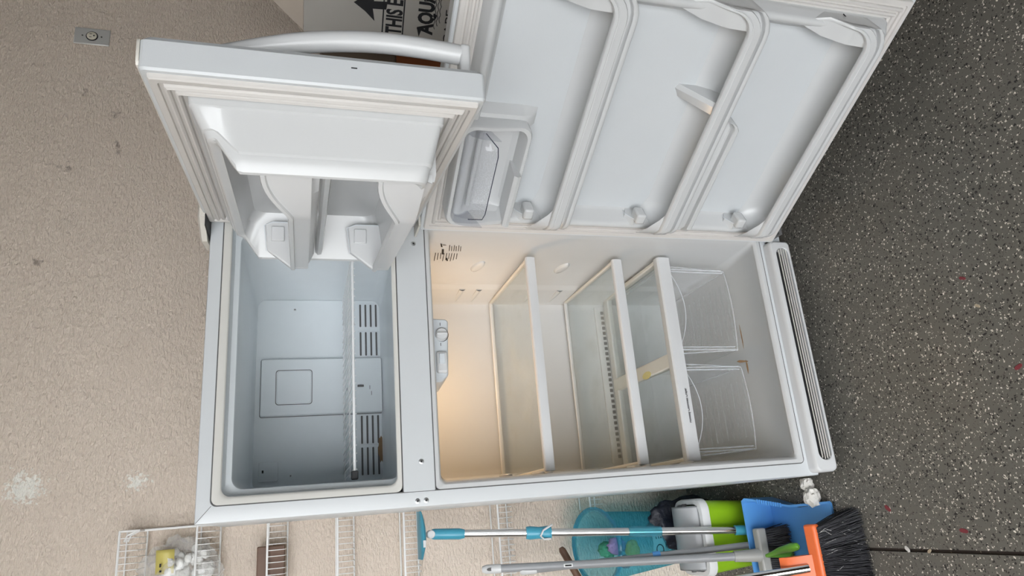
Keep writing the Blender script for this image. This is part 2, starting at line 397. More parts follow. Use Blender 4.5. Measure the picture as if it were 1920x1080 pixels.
# evaporator cover, its raised tower, vents, label, screws
pn = MB().loft([ringy(.088, .664, 1.206, 1.583, .022, .531), ringy(.088, .664, 1.206, 1.583, .022, .526), ringy(.090, .662, 1.208, 1.581, .021, .524)], True, True, True).build('evaporator_cover', 'fzliner', fridge)
MB().loft([ringy(.0855, .6665, 1.2035, 1.5855, .024, .5275, 5), ringy(.090, .662, 1.208, 1.581, .022, .5272, 5)], True).build('panel_gap_shade', 'seam', pn)  # dark ring paints the shadow gap round the cover
tw = MB().loft([ringy(.298, .472, 1.207, 1.566, .005, .525), ringy(.300, .470, 1.208, 1.565, .005, .509), ringy(.302, .468, 1.209, 1.563, .005, .507)], True, True, True).build('air_tower', 'fzliner', pn)
MB().loft([ringy(.2965, .4735, 1.2055, 1.5675, .006, .5236, 3), ringy(.299, .471, 1.208, 1.565, .005, .5233, 3)], True).build('tower_edge_shade', 'seam', pn)  # dark ring paints edge shading round the raised tower
seamsq = MB()
seamsq.loft([ringy(.330, .436, 1.417, 1.523, .009, .5066), ringy(.332, .434, 1.419, 1.521, .008, .5064)], True)
seamsq.build('recess_line', 'seam', pn)
MB().loft([ringy(.334, .432, 1.421, 1.519, .008, .507), ringy(.335, .431, 1.422, 1.518, .008, .5055)], True, False, True).build('square_panel', 'fzliner', pn)
k = 0
for (a0, a1) in ((.574, .650), (.480, .558), (.206, .292), (.113, .196)):
    for i in range(4):
        z = 1.270 - i * .0165
        MB().loft([ringy(a0, a1, z - .0033, z + .0033, .003, .5238, 3), ringy(a0 + .001, a1 - .001, z - .002, z + .002, .0018, .5232, 3)], True, False, True).build('vent_slot', 'seam', pn)
    MB().loft([ringy(a0 - .004, a1 + .004, 1.212, 1.279, .004, .5242, 3), ringy(a0 - .003, a1 + .003, 1.213, 1.278, .004, .5236, 3)], True, False, True).build('vent_plate', 'grey', pn)
lb = MB().loft([ringy(.112, .168, 1.511, 1.565, .003, .524, 3), ringy(.113, .167, 1.512, 1.564, .003, .5205, 3)], True, True, True).build('sensor_cover', 'fzliner', pn)
bxo('sensor_slot', (.137, .145, .5198, .5206, 1.551, 1.556), 'dark', pn)
for (x, z) in ((.632, 1.471), (.125, 1.476)): screw(x, z, .524, .004, None)
bxo('slider_slot', (.376, .394, .5060, .5072, 1.262, 1.285), 'grey', pn)
bxo('slider_knob', (.378, .384, .5025, .5065, 1.264, 1.283), 'seam', pn)
for (x, z) in ((.352, 1.240), (.37, 1.245)): bxo('scale_mark', (x, x + .012, .5062, .5071, z, z + .0012), 'ink', pn)
bxo('scale_mark', (.376, .379, .5062, .5071, 1.322, 1.326), 'ink', pn)
bxo('scale_mark', (.366, .386, .5062, .5071, 1.314, 1.3152), 'ink', pn)
st = MB()
pts = []
for i in range(16):
    a = 2 * math.pi * i / 16; r = 1 + .25 * random.uniform(-1, 1)
    pts.append((.188 + .044 * r * math.cos(a), .5236, 1.2130 + .010 * r * math.sin(a)))
st.loft([pts, [(x, y - .0006, z) for x, y, z in pts]], True, True, True).build('brown_stain', 'stain', pn)
# wire shelf in the freezer
ZS = 1.325
ws = MB().tube([(.090, .085, ZS), (.660, .085, ZS)], .0032, 8).build('wire_shelf', 'wirefz', fridge)
MB().tube([(.095, .30, ZS - .004), (.655, .30, ZS - .004)], .0025, 6).build('cross_rail', 'wirefz', ws)
MB().tube([(.100, .505, ZS - .002), (.650, .505, ZS - .002)], .003, 6).build('cross_rail', 'wirefz', ws)
w0 = None
for i in range(30):
    x = .100 + .552 * i / 29
    if w0 is None: w0 = MB().tube([(0, .088, ZS - .006), (0, .092, ZS + .001), (0, .505, ZS + .001)], .0017, 5).build('wire', 'wirefz', ws); o = w0
    else: o = dup(w0, ws)
    o.location = (x, 0, 0)
bxo('shelf_clip', (.076, .096, .076, .094, ZS - .008, ZS + .008), 'blackp', ws, .002)

# fresh-food liner: stepped side walls
def FR(a0, a1, b0, b1, r, y): return ringy(a0, a1, b0, b1, r, y, 6)
FRL = MB().loft([FR(.036, .714, .117, 1.1458, .010, .004), FR(.0365, .7135, .1175, 1.1453, .010, -.0006), FR(.046, .704, .128, 1.1370, .012, -.0006), FR(.050, .700, .132, 1.1330, .014, .003), FR(.053, .697, .134, 1.1310, .014, .010),
                 FR(.057, .692, .126, 1.128, .018, .03), FR(.063, .686, .122, 1.122, .022, .16), FR(.068, .681, .122, 1.118, .022, .392), FR(.070, .679, .122, 1.118, .022, .398), FR(.078, .671, .122, 1.116, .024, .412), FR(.080, .669, .122, 1.116, .024, .42),
                 FR(.084, .664, .13, 1.110, .03, .53), FR(.090, .658, .14, 1.104, .03, .545), FR(.105, .643, .155, 1.09, .03, .55)], True, False, True).build('fresh_food_liner', 'liner', fridge)
# molded shelf bumps on the side walls
def bump_on_wall(side, yc, zc, ly, lz, hgt):
    rings = []
    for (f, h_) in ((1.0, 0), (.95, .5), (.8, .85), (.5, 1.0)):
        ring = []
        for k_ in range(16):
            a = 2 * math.pi * k_ / 16
            u, w_ = math.cos(a) * ly * f, math.sin(a) * lz * f
            y = yc + u; z = zc + w_ + u * .18
            xw = (.686 - (y - .16) * .022) if side > 0 else (.063 + (y - .16) * .022)
            ring.append((xw + .001 - side * h_ * hgt - (0 if side > 0 else .002), y, z))
        rings.append(ring)
    return MB().loft(rings, True, False, True).build('shelf_support', 'liner', fridge)
for zc in (.945, .675): bump_on_wall(1, .235, zc, .040, .016, .010)
for zc in (.94, .852, .575, .83, .545, .41): bump_on_wall(-1, .12, zc, .03, .012, .006)
for (z0, z1) in ((.888, .976), (.60, .745)):
    # rear step with two rounded ribs
    for f in (0.12, 0.75):
        z = z0 + (z1 - z0) * f
        MB().loft([[(.672 - d_, y, z + zz) for (zz, d_) in ((-.012, -.003), (-.008, .006), (0, .009), (.008, .006), (.012, -.003))] for y in (.415, .43, .52, .53)], False).build('wall_rib', 'liner', fridge)

# air vent strip along the back wall
vt = MB().loft([ringy(.098, .652, .385, .440, .006, .552), ringy(.098, .652, .385, .440, .006, .545), ringy(.101, .649, .388, .437, .005, .543)], True, True, True).build('vent_strip', 'white', fridge)
v0 = None
for i in range(28):
    x = .122 + .505 * i / 27
    if v0 is None: v0 = MB().box(-.0055, .0055, .5415, .5432, .408, .419).build('vent_hole', 'seam', vt); o = v0
    else: o = dup(v0, vt)
    o.location = (x, 0, 0)

# control housing with lamp at the top
ch = MB().loft([ringy(.300, .468, 1.128, 1.1285, .0002, .06, 2)] and
               [[(.300, .055, 1.128), (.300, .24, 1.118), (.468, .24, 1.118), (.468, .055, 1.128)],
                [(.300, .056, 1.108), (.306, .235, 1.085), (.462, .235, 1.085), (.466, .056, 1.090)],
                [(.318, .065, 1.088), (.320, .225, 1.076), (.455, .225, 1.076), (.462, .062, 1.082)]], True, True, True).build('control_housing', 'grey', fridge)
bevel(ch, .004)
MB().loft([[(.424 + r * math.cos(a), y, 1.1035 + r * math.sin(a)) for a in [2 * math.pi * k_ / 20 for k_ in range(20)]] for r, y in ((.017, .0575), (.016, .048), (.0145, .046))], True, False, True).build('control_knob', 'white', ch)
bxo('knob_grip', (.4205, .4275, .040, .047, 1.089, 1.118), 'white', ch, .002)
MB().loft([[(.424 + r * math.cos(a), y, 1.1035 + r * math.sin(a)) for a in [2 * math.pi * k_ / 20 for k_ in range(20)]] for r, y in ((.0195, .0560), (.018, .0555))], True).build('dial_ring', 'ink', ch)
for (x, z) in ((.452, 1.105), (.398, 1.106)): bxo('dial_mark', (x - .004, x + .004, .0550, .0556, z - .0007, z + .0007), 'ink', ch)
bxo('lamp_switch_housing', (.322, .378, .046, .07, 1.091, 1.120), 'white', ch, .006, 3)
bxo('door_switch', (.345, .372, .042, .05, 1.099, 1.114), 'grey', ch, .002)
lbulb = MB().lathe([(.004, .03), (.012, .022), (.016, .008), (.012, -.006), (.004, -.011)], (.36, .30, 1.085), 14, True, True).build('lamp_bulb', 'bulb', fridge)
MB().lathe([(.013, .022), (.013, .04)], (.36, .30, 1.085), 14, True, True).build('lamp_socket', 'white', fridge)

# rating sticker: rows of print too small to read
lx = .6835
rows = [(1.086, .078, .10, .004), (1.079, .084, .088, .010), (1.074, .115, .15, .006)]
for i in range(9): rows.append((1.090 - i * .0075 - (.002 if i > 2 else 0), .140, .198 - (i % 3) * .008, .0018))
for i in range(6): rows.append((1.060 - i * .0065, .085 + (i % 2) * .006, .125, .0018))
rows.append((1.052, .175, .196, .005))
for (z, y0, y1, t) in rows:
    xw = lambda y: .6880 - (y - .07) * .042
    mk('print_row', [(xw(y0), y0, z - t / 2), (xw(y1), y1, z - t / 2 - .006), (xw(y1), y1, z + t / 2 - .006), (xw(y0), y0, z + t / 2)], [(0, 1, 2, 3)], 'ink', fridge, False)

# glass shelves
def glass_shelf(z, y0, y1, rail, xl=.066, xr=.668, back=True):
    root = MB()
    # front rail with a rounded nose
    prof = [(y0 + .018, z + .004), (y0 + .018, z - .006), (y0 + .012, z - rail), (y0 + .002, z - rail), (y0 - .001, z - rail * .5), (y0, z + .004), (y0 + .004, z + .007), (y0 + .014, z + .007)]
    root.loft([[(x, y, zz) for y, zz in prof] for x in (xl, xr)], True, True, True)
    sh = root.build('glass_shelf', 'white', fridge)
    bxo('glass_pane', (xl + .004, xr - .004, y0 + .012, y1 - .003, z - .003, z + .001), 'glass', sh)
    bxo('back_rail', (xl + .002, xr - .002, y1 - .010, y1, z - .008, z + .006), 'white', sh, .003)
    for x in (xl, xr - .009): bxo('side_rail', (x, x + .009, y0 + .012, y1 - .002, z - .009, z + .005), 'cream', sh, .003)
    return sh
glass_shelf(.830, .100, .535, .020, .066, .664)
glass_shelf(.555, .105, .535, .022, .067, .666)
# crisper cover
zc_ = .400
cc_ = MB()
cc_.loft([[(x, y, zz) for y, zz in ((.135, zc_ + .010), (.135, zc_ - .01), (.120, zc_ - .030), (.108, zc_ - .030), (.104, zc_ - .010), (.105, zc_ + .008), (.110, zc_ + .012), (.130, zc_ + .012))] for x in (.066, .676)], True, True, True)
cr = cc_.build('crisper_cover', 'white', fridge)
bxo('glass_pane', (.072, .36, .13, .53, zc_ + .001, zc_ + .005), 'glass', cr)
bxo('glass_pane', (.36, .668, .13, .53, zc_ + .001, zc_ + .005), 'glass', cr)
bxo('centre_rail', (.338, .382, .132, .53, zc_ - .012, zc_ + .009), 'rim', cr, .004)
for x in (.066, .662): bxo('side_rail', (x, x + .012, .13, .53, zc_ - .012, zc_ + .010), 'cream', cr, .003)
bxo('back_rail', (.068, .672, .50, .535, zc_ - .012, zc_ + .008), 'white', cr, .003)
text('print', 'Humidity Controlled Crisper', .0105, 'ink', cr, (.172, .1035, zc_ - .016), (1, 0, 0), (0, .25, 1), sx=.80, bold=.0002)
ys = [(.505 + .012 * math.cos(a), .30 + .03 * math.sin(a)) for a in [2 * math.pi * i / 9 for i in range(9)]]
# small yellowish drip on the centre rail
MB().loft([[(.345 + (x - .505), y - .02, zc_ + .0095) for x, y in ys], [(.345 + (x - .505), y - .02, zc_ + .0102) for x, y in ys]], True, True, True).build('drip_stain', 'ystain', cr)
# crisper drawers: clear tubs with a bowed front
def drawer(x0, x1):
    zt, zb = .372, .142
    def outline(z, ins):
        pts = []
        n = 10
        for i in range(n + 1):
            t = i / n; x = x0 + ins + (x1 - x0 - 2 * ins) * t
            pts.append((x, .135 + ins + .012 - .012 * math.sin(math.pi * t), z))
        pts += [(x1 - ins, .49, z), (x0 + ins, .49, z)]
        return pts
    rim = MB().loft([outline(zt + .004, -.003), outline(zt - .010, -.003), outline(zt - .010, .004), outline(zt + .004, .004)], True)
    rim.f += [[a, b, c, d] for a, b, c, d in [(j, (j + 1) % 13, 39 + (j + 1) % 13, 39 + j) for j in range(13)]]
    d_ = MB().loft([outline(zt, 0), outline(zb + .02, .006), outline(zb + .004, .012), outline(zb, .022)], True, False, True).build('crisper_drawer', 'crisper', fridge)
    rim.build('rim', 'crisperedge', d_)
    eo = outline(zb + .006, .012); MB().tube(eo + [eo[0]], .0016, 6, False).build('bottom_edge', 'crisperedge', d_)
    for q0, q1 in zip((outline(zt, 0)[0], outline(zt, 0)[10]), (outline(zb + .006, .012)[0], outline(zb + .006, .012)[10])): MB().tube([q0, q1], .0020, 6).build('corner_edge', 'crisperedge', d_)
    # ribbed lower front and bottom, moulded vertical corner ribs, pull lip
    for xx in (x0 + .012, x0 + .020, x1 - .020, x1 - .012):
        MB().tube([(xx, .143, zt - .015), (xx, .150, zb + .02)], .0024, 6).build('corner_rib', 'crisperedge', d_)
    for i in range(10):
        yy = .165 + i * .032
        bxo('bottom_rib', (x0 + .05, x1 - .05, yy, yy + .009, zb + .001, zb + .002), 'crisper', d_)
    arc = []
    for i in range(13):
        t = i / 12; arc.append((x0 + .012 + (x1 - x0 - .024) * t, .1325 + .012 - .012 * math.sin(math.pi * t), zt - .006 - .040 * math.sin(math.pi * t) ** .7))
    MB().tube(arc, .0012, 5).build('pull_lip', 'grey', d_)
    return d_
drawer(.080, .352)
drawer(.382, .664)
# dried brown spill at the front corner of a drawer
for (x, z, a, b) in ((.352, .158, .0035, .020), (.335, .1445, .020, .0028), (.43, .1445, .035, .0018)):
    p_ = [(x + a * math.cos(t) * (1 + .3 * math.sin(3 * t)), .1325, z + b * math.sin(t)) for t in [2 * math.pi * i / 12 for i in range(12)]]
    MB().loft([p_, [(q[0], q[1] - .0006, q[2]) for q in p_]], True, True, True).build('brown_stain', 'stain', fridge)

# base grille
gz0, gz1 = .034, .106
def gring(ins, y, r=.014): return ringy(.006 + ins, .686 - ins, gz0 + ins, gz1 - ins * .6, r, y, 5)
slot_o = [(a, b) for a, b in rrect(.045, .655, .046, .088, .0205, 8)]
gr = MB()
gr.loft([gring(0, .02), gring(0, -.022), gring(.003, -.031), gring(.007, -.034)], True, True, False)
outer = gring(.007, -.034); 
# face between outline and slot: rebuild with equal point counts
def stad(a0, a1, b0, b1, r, y): return ringy(a0, a1, b0, b1, r, y, 5)
gr.loft([outer, stad(.036, .664, .0445, .0915, .023, -.035), stad(.038, .662, .0465, .0895, .021, -.0335), stad(.038, .662, .0465, .0895, .021, -.004)], True, False, False)
base = gr.build('base_grille', 'white', fridge)
MB().loft([stad(.038, .662, .0465, .0895, .021, -.0035), stad(.039, .661, .0475, .0885, .020, -.003)], True, False, True).build('grille_back', 'dark', base)
for i in range(4):
    z = .0548 + i * .0081; ins = .003 if i in (1, 2) else .006
    bxo('grille_slat', (.038 + ins, .662 - ins, -.0338, -.0318, z - .0013, z + .0013), 'cream', base)

# ------------------------------------------------------------------ doors (local x from the hinge, -y towards the inside of the cabinet, z up)
P0 = (.715, -.055, 0)
def drect(ins, z0, z1, r=.01, nc=4, ns=1): return rrect(-.033 + ins, .707 - ins, z0 + ins, z1 - ins, r, nc, ns)
def dl(ring, h): return [(a, -(h(a, b) if callable(h) else h), b) for a, b in ring]
def door(name, ang, z0, z1):
    sh = MB().loft([dl(drect(.012, z0, z1, .02), -.025), dl(drect(.004, z0, z1, .014), -.0235), dl(drect(0, z0, z1, .010), -.017), dl(drect(0, z0, z1, .008), .024), dl(drect(.0025, z0, z1, .008), .0278), dl(drect(.008, z0, z1, .006), .028)], True, True, True).build(name, 'steel', fridge, True, 22)
    sh.location = P0; sh.rotation_euler = (0, 0, math.radians(ang + 180))
    gk = [(.009, .026), (.010, .034), (.012, .0365), (.0215, .0365), (.0225, .0330), (.0275, .0325), (.029, .0375), (.0325, .0405), (.0355, .0385), (.0365, .0345), (.0405, .0340), (.042, .0390), (.0455, .0415), (.0485, .0390), (.0500, .0345), (.0555, .0325), (.057, .027)]
    MB().loft([dl(drect(i, z0, z1, .004, 2), h) for i, h in gk], True).build('gasket', 'gasket', sh, True, 22)
    return sh
FA, RA = 82.4, 117.7
FZ0, FZ1 = 1.174, 1.673
fd = door('freezer_door', FA, FZ0, FZ1)
# freezer door liner: deep side shoulders that fall away near the top
def prof(z):
    return .092 + (.142 - .092) * max(0.0, min(1.0, (1.579 - z) / .033))
def dk(ins, lo, k_):
    ring = drect(ins, FZ0, FZ1, .016, 5, 34)
    return [(a, -(lo + (prof(b) - lo) * k_), b) for a, b in ring]
MB().loft([dl(drect(.055, FZ0, FZ1, .010, 5, 34), .029), dl(drect(.057, FZ0, FZ1, .010, 5, 34), .047), dl(drect(.060, FZ0, FZ1, .012, 5, 34), .050), dk(.073, .05, .66), dk(.076, .05, .70), dk(.080, .05, .92), dk(.083, .05, .98), dk(.088, .05, 1.0), dk(.094, .05, .97), dk(.098, .05, .86),
           dk(.106, .03, .35), dl(drect(.118, FZ0, FZ1, .03, 5, 34), .040), dl(drect(.14, FZ0, FZ1, .03, 5, 34), .034)], True, False, True).build('door_liner', 'liner', fd, angle=24)
def retainer(zb):
    r_ = []
    n = 40
    for i in range(n + 1):
        s = .088 + (.612 - .088) * i / n
        u = max(0.0, min(1.0, (s - .495) / .115))
        h = .170 - .034 * max(0.0, u - .06 * math.sin(math.pi * u))
        zt = zb + .037 + .041 * math.sin(u * math.pi / 2) ** 1.15
        r_.append([(s, -(h - .008), zb + .002), (s, -(h - .001), zb), (s, -h, zb + .003), (s, -(h), zt - .009), (s, -(h + .0045), zt - .0075), (s, -(h + .0045), zt - .001), (s, -(h + .001), zt + .001), (s, -(h - .007), zt + .001), (s, -(h - .009), zt - .001), (s, -(h - .006), zt - .006)])
    o = MB().loft(r_, True, True, True).build('door_bin_front', 'white', fd)
    # floor of the bin
    f_ = [[(s, -.120, zb - .012), (s, -.135, zb - .012), (s, -(h_ - .006), zb + .001), (s, -(h_ - .004), zb + .006), (s, -.128, zb - .004), (s, -.120, zb - .004)] for s, h_ in ((.09, .168), (.30, .168), (.46, .168), (.54, .150), (.605, .136))]
    MB().loft(f_, True, True, True).build('bin_floor', 'white', fd)
    # end plate beside the hinge with its square clip boss
    poly = [(.064, zb - .004), (.064, zb + .074), (.072, zb + .094), (.132, zb + .088), (.140, zb + .078), (.171, zb + .038), (.170, zb)]
    e = MB().prism(poly, lambda a, b, t: (t, -a, b), .086, .104).build('bin_end_plate', 'white', fd); bevel(e, .003)
    e2 = MB().box(.104, .110, -.112, -.078, zb + .052, zb + .080).build('clip_boss', 'white', fd); bevel(e2, .002)
    MB().prism([(.066, zb), (.066, zb + .0765), (.075, zb + .0965), (.134, zb + .090), (.1345, zb + .0885), (.0755, zb + .0945), (.068, zb + .075), (.068, zb)], lambda a, b, t: (t, -a, b), .1042, .1046).build('plate_outline', 'grey', fd)
for zb in (1.438, 1.257): retainer(zb)
# moulded shelf noses
for z in (1.414, 1.2455):
    MB().loft([[(s, -h_, z + zz) for h_, zz in ((.03, -.008), (.118, -.008), (.130, -.005), (.132, .003), (.126, .008), (.10, .009), (.03, .012))] for s in (.066, .60)], True, True, True).build('door_shelf', 'liner', fd)
# top end cap
MB().loft([[(a, -h, FZ1 + dz) for a, h in ((-.03, -.02), (-.03, .02), (.700, .02), (.704, .014), (.704, -.014), (.700, -.02))] for dz in (-.001, .003)], True, True, True).build('end_cap', 'cream', fd)
bxo('chip_mark', (.7069, .7073, .004, .006, 1.375, 1.384), 'ink', fd)
# bowed handle on the outside
hp = []
for i in range(29):
    t = i / 28; z = 1.196 + .404 * t
    hh = -.036 - .050 * math.sin(min(1.0, (1 - t) / .72) * math.pi / 2) + .008 * max(0, 1 - t / .35) ** 2
    hp.append((.650 - .004 * t, z, hh, .0175 if t < .6 else .0175 - .009 * ((t - .6) / .4) ** 1.5))
rings = []
for s, z, hh, w in hp:
    rings.append([(s + w * .95 * math.cos(a), -(hh + w * .98 * math.sin(a)), z) for a in [2 * math.pi * k_ / 16 for k_ in range(16)]])
hd = MB().loft(rings, True, True, True).build('handle', 'white', fd)
ft = bxo('handle_foot', (.633, .667, .022, .092, 1.187, 1.204), 'white', fd, .005, 3)

rd = door('refrigerator_door', RA, .100, 1.166)
RZ0, RZ1 = .100, 1.166
def rr(ins, r=.02, nc=5): return drect(ins, RZ0, RZ1, r, nc, 2)
MB().loft([dl(rr(.055, .012), .029), dl(rr(.057, .014), .046), dl(rr(.060, .016), .052), dl(rr(.066, .02), .068), dl(rr(.070, .02), .073), dl(rr(.076, .022), .075), dl(rr(.082, .022), .073), dl(rr(.087, .024), .066),
           dl(rr(.098, .028), .036), dl(rr(.106, .03), .026), dl(rr(.125, .03), .021)], True, False, True).build('door_liner', 'liner', rd, angle=50)
SHP = [(.0205, .085), (.0225, .045), (.029, .010), (.042, -.020), (.060, -.039), (.078, -.046), (.095, -.036), (.106, -.018), (.110, -.004), (.1125, .0), (.1195, .0005), (.1225, -.002), (.1225, -.0095), (.1202, -.011), (.1202, -.0122), (.1215, -.0135), (.120, -.029), (.117, -.031), (.098, -.032), (.0965, -.034), (.0965, -.044), (.099, -.046), (.107, -.047), (.109, -.050), (.109, -.056), (.106, -.059), (.097, -.062), (.020, -.070)]
def tray(zr, name='door_shelf'):
    """sweep the moulded shelf section from the hinge side, then turn it up the free side"""
    rings = []
    st_ = [(s, 0.0, 0.0, 1.0) for s in (.030, .036, .044, .054, .066, .080, .096, .115, .14, .3, .45, .55, .592)]
    R_ = .050
    for i in range(1, 10):
        th = math.radians(88) * i / 9
        st_.append((.592 + R_ * math.sin(th), R_ * (1 - math.cos(th)), th, 1.0 - .10 * (i / 9) ** 2))
    for (dz_, k_) in ((.014, .66), (.028, .38), (.044, .12), (.120, None)):
        st_.append((.642, R_ + dz_, math.radians(88), k_))
    for s, rise, th, hk in st_:
        ring = []
        hl = 1.0
        if hk is None:                                              # runs out inside the side shoulder
            rings.append([(.628, -.060, zr + rise)] * len(SHP)); continue
        if s < .066: hl = max(0.0, (s - .028) / .038) ** .45
        shr = 1 - .45 * sm(th / 1.4)
        for i, (h, dz) in enumerate(SHP):
            hh = h if h < .07 else .07 + (h - .07) * hl * hk
            z = dz
            if i < 9 and s < .12:                                   # rounded hinge-side end of the tray
                z = dz + .050 * (1 - sm((s - .045) / .075)) * (1 if dz < 0 else .4)
                z = min(z, .085)
            if th > 0: z = max(min(z, .03), -.06) * shr
            so_ = s - z * math.sin(th)
            ring.append((min(so_, .606 if (i < 9 and th > 0) else .650), -hh, zr + rise + z * math.cos(th)))
        rings.append(ring)
    return MB().loft(rings, False).build(name, 'liner', rd, angle=48)
for zr in (.862, .552, .247): tray(zr)
# deeper half of the middle shelf, seen below its rail
rings = []
for s in (.034, .045, .06, .35, .365, .376, .383, .387):
    k_ = 1.0 if s < .36 else math.sqrt(max(0.0, 1 - ((s - .36) / .0275) ** 2))
    kh = 1.0 if s > .055 else (s - .028) / .027
    rings.append([(s, -h if h < .06 else -(.06 + (h - .06) * kh), .552 - .055 + dz * k_) for h, dz in ((.02, .0), (.083, .0), (.083, -.032), (.086, -.035), (.098, -.036), (.101, -.039), (.101, -.047), (.097, -.051), (.02, -.058))])
MB().loft(rings, True, True, True).build('deep_shelf_bottom', 'liner', rd)
# fin that splits the middle shelf
MB().loft([[(.405, -h, z) for h, z in ((.018, .500), (.018, .605), (.030, .602), (.108, .548), (.112, .520), (.06, .505))],
           [(.425, -h, z) for h, z in ((.018, .500), (.018, .622), (.034, .614), (.108, .552), (.112, .520), (.06, .505))],
           [(.436, -h, z) for h, z in ((.018, .500), (.018, .616), (.032, .608), (.108, .549), (.112, .520), (.06, .505))]], True, True, True).build('shelf_divider', 'liner', rd)
# moulded clip bosses and notch lines at the hinge end of each shelf
for zr in (.862, .552, .247):
    e = MB().box(.064, .094, -.092, -.052, zr + .036, zr + .062).build('clip_boss', 'liner', rd); bevel(e, .005)
    MB().prism([(.030, zr + .030), (.030, zr + .072), (.055, zr + .080), (.078, zr + .060), (.074, zr + .030)], lambda a, b, t: (t, -a, b), .050, .070).build('clip_pocket', 'liner', rd)
    MB().tube([(.0715, -.040, zr + .082), (.0715, -.054, zr + .082), (.0715, -.078, zr + .062), (.066, -.077, zr + .050)], .0008, 5).build('pocket_line', 'grey', rd)
# butter compartment
bt = MB()
def bring(ins, h, r=.028): return dl(rrect(.042 + ins, .322 - ins, .952 + ins, 1.122 - ins, r, 6, 4), h)
def bh(a, b):   # the frame stands out more at the top than at the bottom
    return .100 - .012 * sm((1.06 - b) / .09)
bc = MB().loft([bring(0, .02), bring(0, lambda a, b: bh(a, b) - .006), bring(.003, bh), bring(.010, bh), bring(.013, lambda a, b: bh(a, b) - .005, .022), bring(.018, .04, .02), bring(.03, .030, .02)], True, False, True).build('butter_compartment', 'liner', rd)
prf = [(.066, 1.106), (.098, 1.108), (.112, 1.098), (.120, 1.076), (.123, 1.050), (.124, 1.034)]
nseg = 12
rings = []
for i in range(nseg + 1):
    t = i / nseg; s = .060 + .242 * t
    e_ = max(abs(t - .5) - .36, 0) / .14
    rings.append([(s, -(h - .030 * e_ ** 2), z + (.030 * e_ ** 2.5 if j == len(prf) - 1 else (.016 * e_ ** 2.5 if j == len(prf) - 2 else 0))) for j, (h, z) in enumerate(prf)])
MB().loft(rings, False).build('butter_cover', 'cover', rd)
MB().tube([r_[-1] for r_ in rings], .0011, 5).build('cover_edge', 'smoke', rd)
for s in (.060, .302):
    MB().prism(prf + [(.06, 1.06), (.06, 1.10)], lambda a, b, t: (t, -a, b), s - .0008, s + .0008).build('cover_end', 'cover', rd)
MB().tube([(.075, -.052, 1.062), (.29, -.052, 1.062)], .006, 8).build('cover_hinge_rod', 'liner', rd)
MB().loft([[(s, -h, z) for h, z in ((.03, .962), (.105, .962), (.108, .970), (.102, .978), (.03, .975))] for s in (.050, .20)], True, True, True).build('compartment_lip', 'liner', rd)
# raised moulding between the butter compartment and the free side
MB().loft([[(s, -h, z) for z, h in ((1.112, .020), (1.108, h_), (.975, h_), (.955, h_ * .8 + .004), (.930, .0205))] for s, h_ in ((.30, .058), (.325, .058), (.331, .055), (.346, .026), (.358, .021))], False).build('panel_step', 'liner', rd)
# small dark scratch on the inside of the free side
MB().tube([(.655, -.060, .300), (.640, -.052, .268)], .0012, 5).build('scratch', 'ink', rd)
# outer handle of the lower door
hp = []
for i in range(25):
    t = i / 24; z = .72 + .42 * t
    hh = -.024 - .058 * sm(t / .6)
    hp.append([(.652 + .014 * math.cos(a), -(hh + .012 * math.sin(a)), z) for a in [2 * math.pi * k_ / 14 for k_ in range(14)]])
MB().loft(hp, True, True, True).build('handle', 'white', rd)

# hinges
bxo('top_hinge_plate', (.655, .748, -.070, .05, H, H + .004), 'dark', fridge)
hc = MB().loft([[(x, y, z) for x, y in ((.640, -.008), (.675, -.075), (.725, -.078), (.747, -.05), (.747, .09), (.655, .09))] for z in (H + .004, H + .016)] +
               [[(.69 + (x - .69) * .85, .01 + (y - .01) * .85, H + .021) for x, y in ((.640, -.008), (.675, -.075), (.725, -.078), (.747, -.05), (.747, .09), (.655, .09))]], True, True, True).build('hinge_cover', 'cream', fridge)
bxo('middle_hinge', (.672, .748, -.075, .0, 1.1675, 1.1725), 'cream', fridge)
bxo('lower_hinge', (.688, .745, -.075, .01, .086, .097), 'seam', fridge, .003)
bxo('lower_hinge_leaf', (.690, .740, -.006, .004, .045, .10), 'grey', fridge)

# lamp light belongs to the refrigerator's bulb
ld = bpy.data.lights.new('refrigerator_lamp', 'POINT'); ld.color = (1.0, 0.62, 0.30); ld.energy = 1.7; ld.shadow_soft_size = .02
lo_ = bpy.data.objects.new('refrigerator_lamp', ld); lo_.location = (.36, .30, 1.062); col.objects.link(lo_); lo_.parent = fridge

# ------------------------------------------------------------------ wire rack on the wall
rack = empty('wire_rack', (0, 0, 0))
tag(rack, 'white wire wall rack with narrow tiers beside the refrigerator', 'rack')
RX0, RX1 = -.42, .012
for y in (.848, .80):
    MB().tube([(RX1, y, .30), (RX1, y, 1.925), (RX1 - .012, y, 1.948), (RX1 - .03, y, 1.955)], .0035, 8).build('post', 'wire', rack)
    MB().tube([(RX0, y, .70), (RX0, y, 1.95)], .0035, 8).build('post', 'wire', rack)
tiers = (1.958, 1.747, 1.544, 1.333, 1.121, .800, .457)
rl = wr = sd = None
RXF = RX0
for z in tiers:
    RX0 = RXF if z > .5 else -.040                                  # the lowest tier is only a short bracket
    for (y, dz, r) in ((.745, 0, .0034), (.842, -.058, .0028), (.848, 0.0, .0024)):
        MB().tube([(RX0, y, z + dz), (RX1, y, z + dz)], r, 7).build('rail', 'wire', rack)
    MB().tube([(RX1, .745, z), (RX1, .848, z), (RX1, .842, z - .058), (RX1, .747, z - .052), (RX1, .745, z)], .003, 6).build('side_loop', 'wire', rack)
    for i in range(23 if z > .5 else 2):
        if wr is None:
            wr = MB().tube([(0, .744, .002), (0, .745, -.040), (0, .750, -.051), (0, .762, -.055), (0, .842, -.056)], .0013, 5).build('wire', 'wire', rack); o = wr
        else: o = dup(wr, rack)
        o.location = (RX1 - .020 - i * .0178, 0, z)

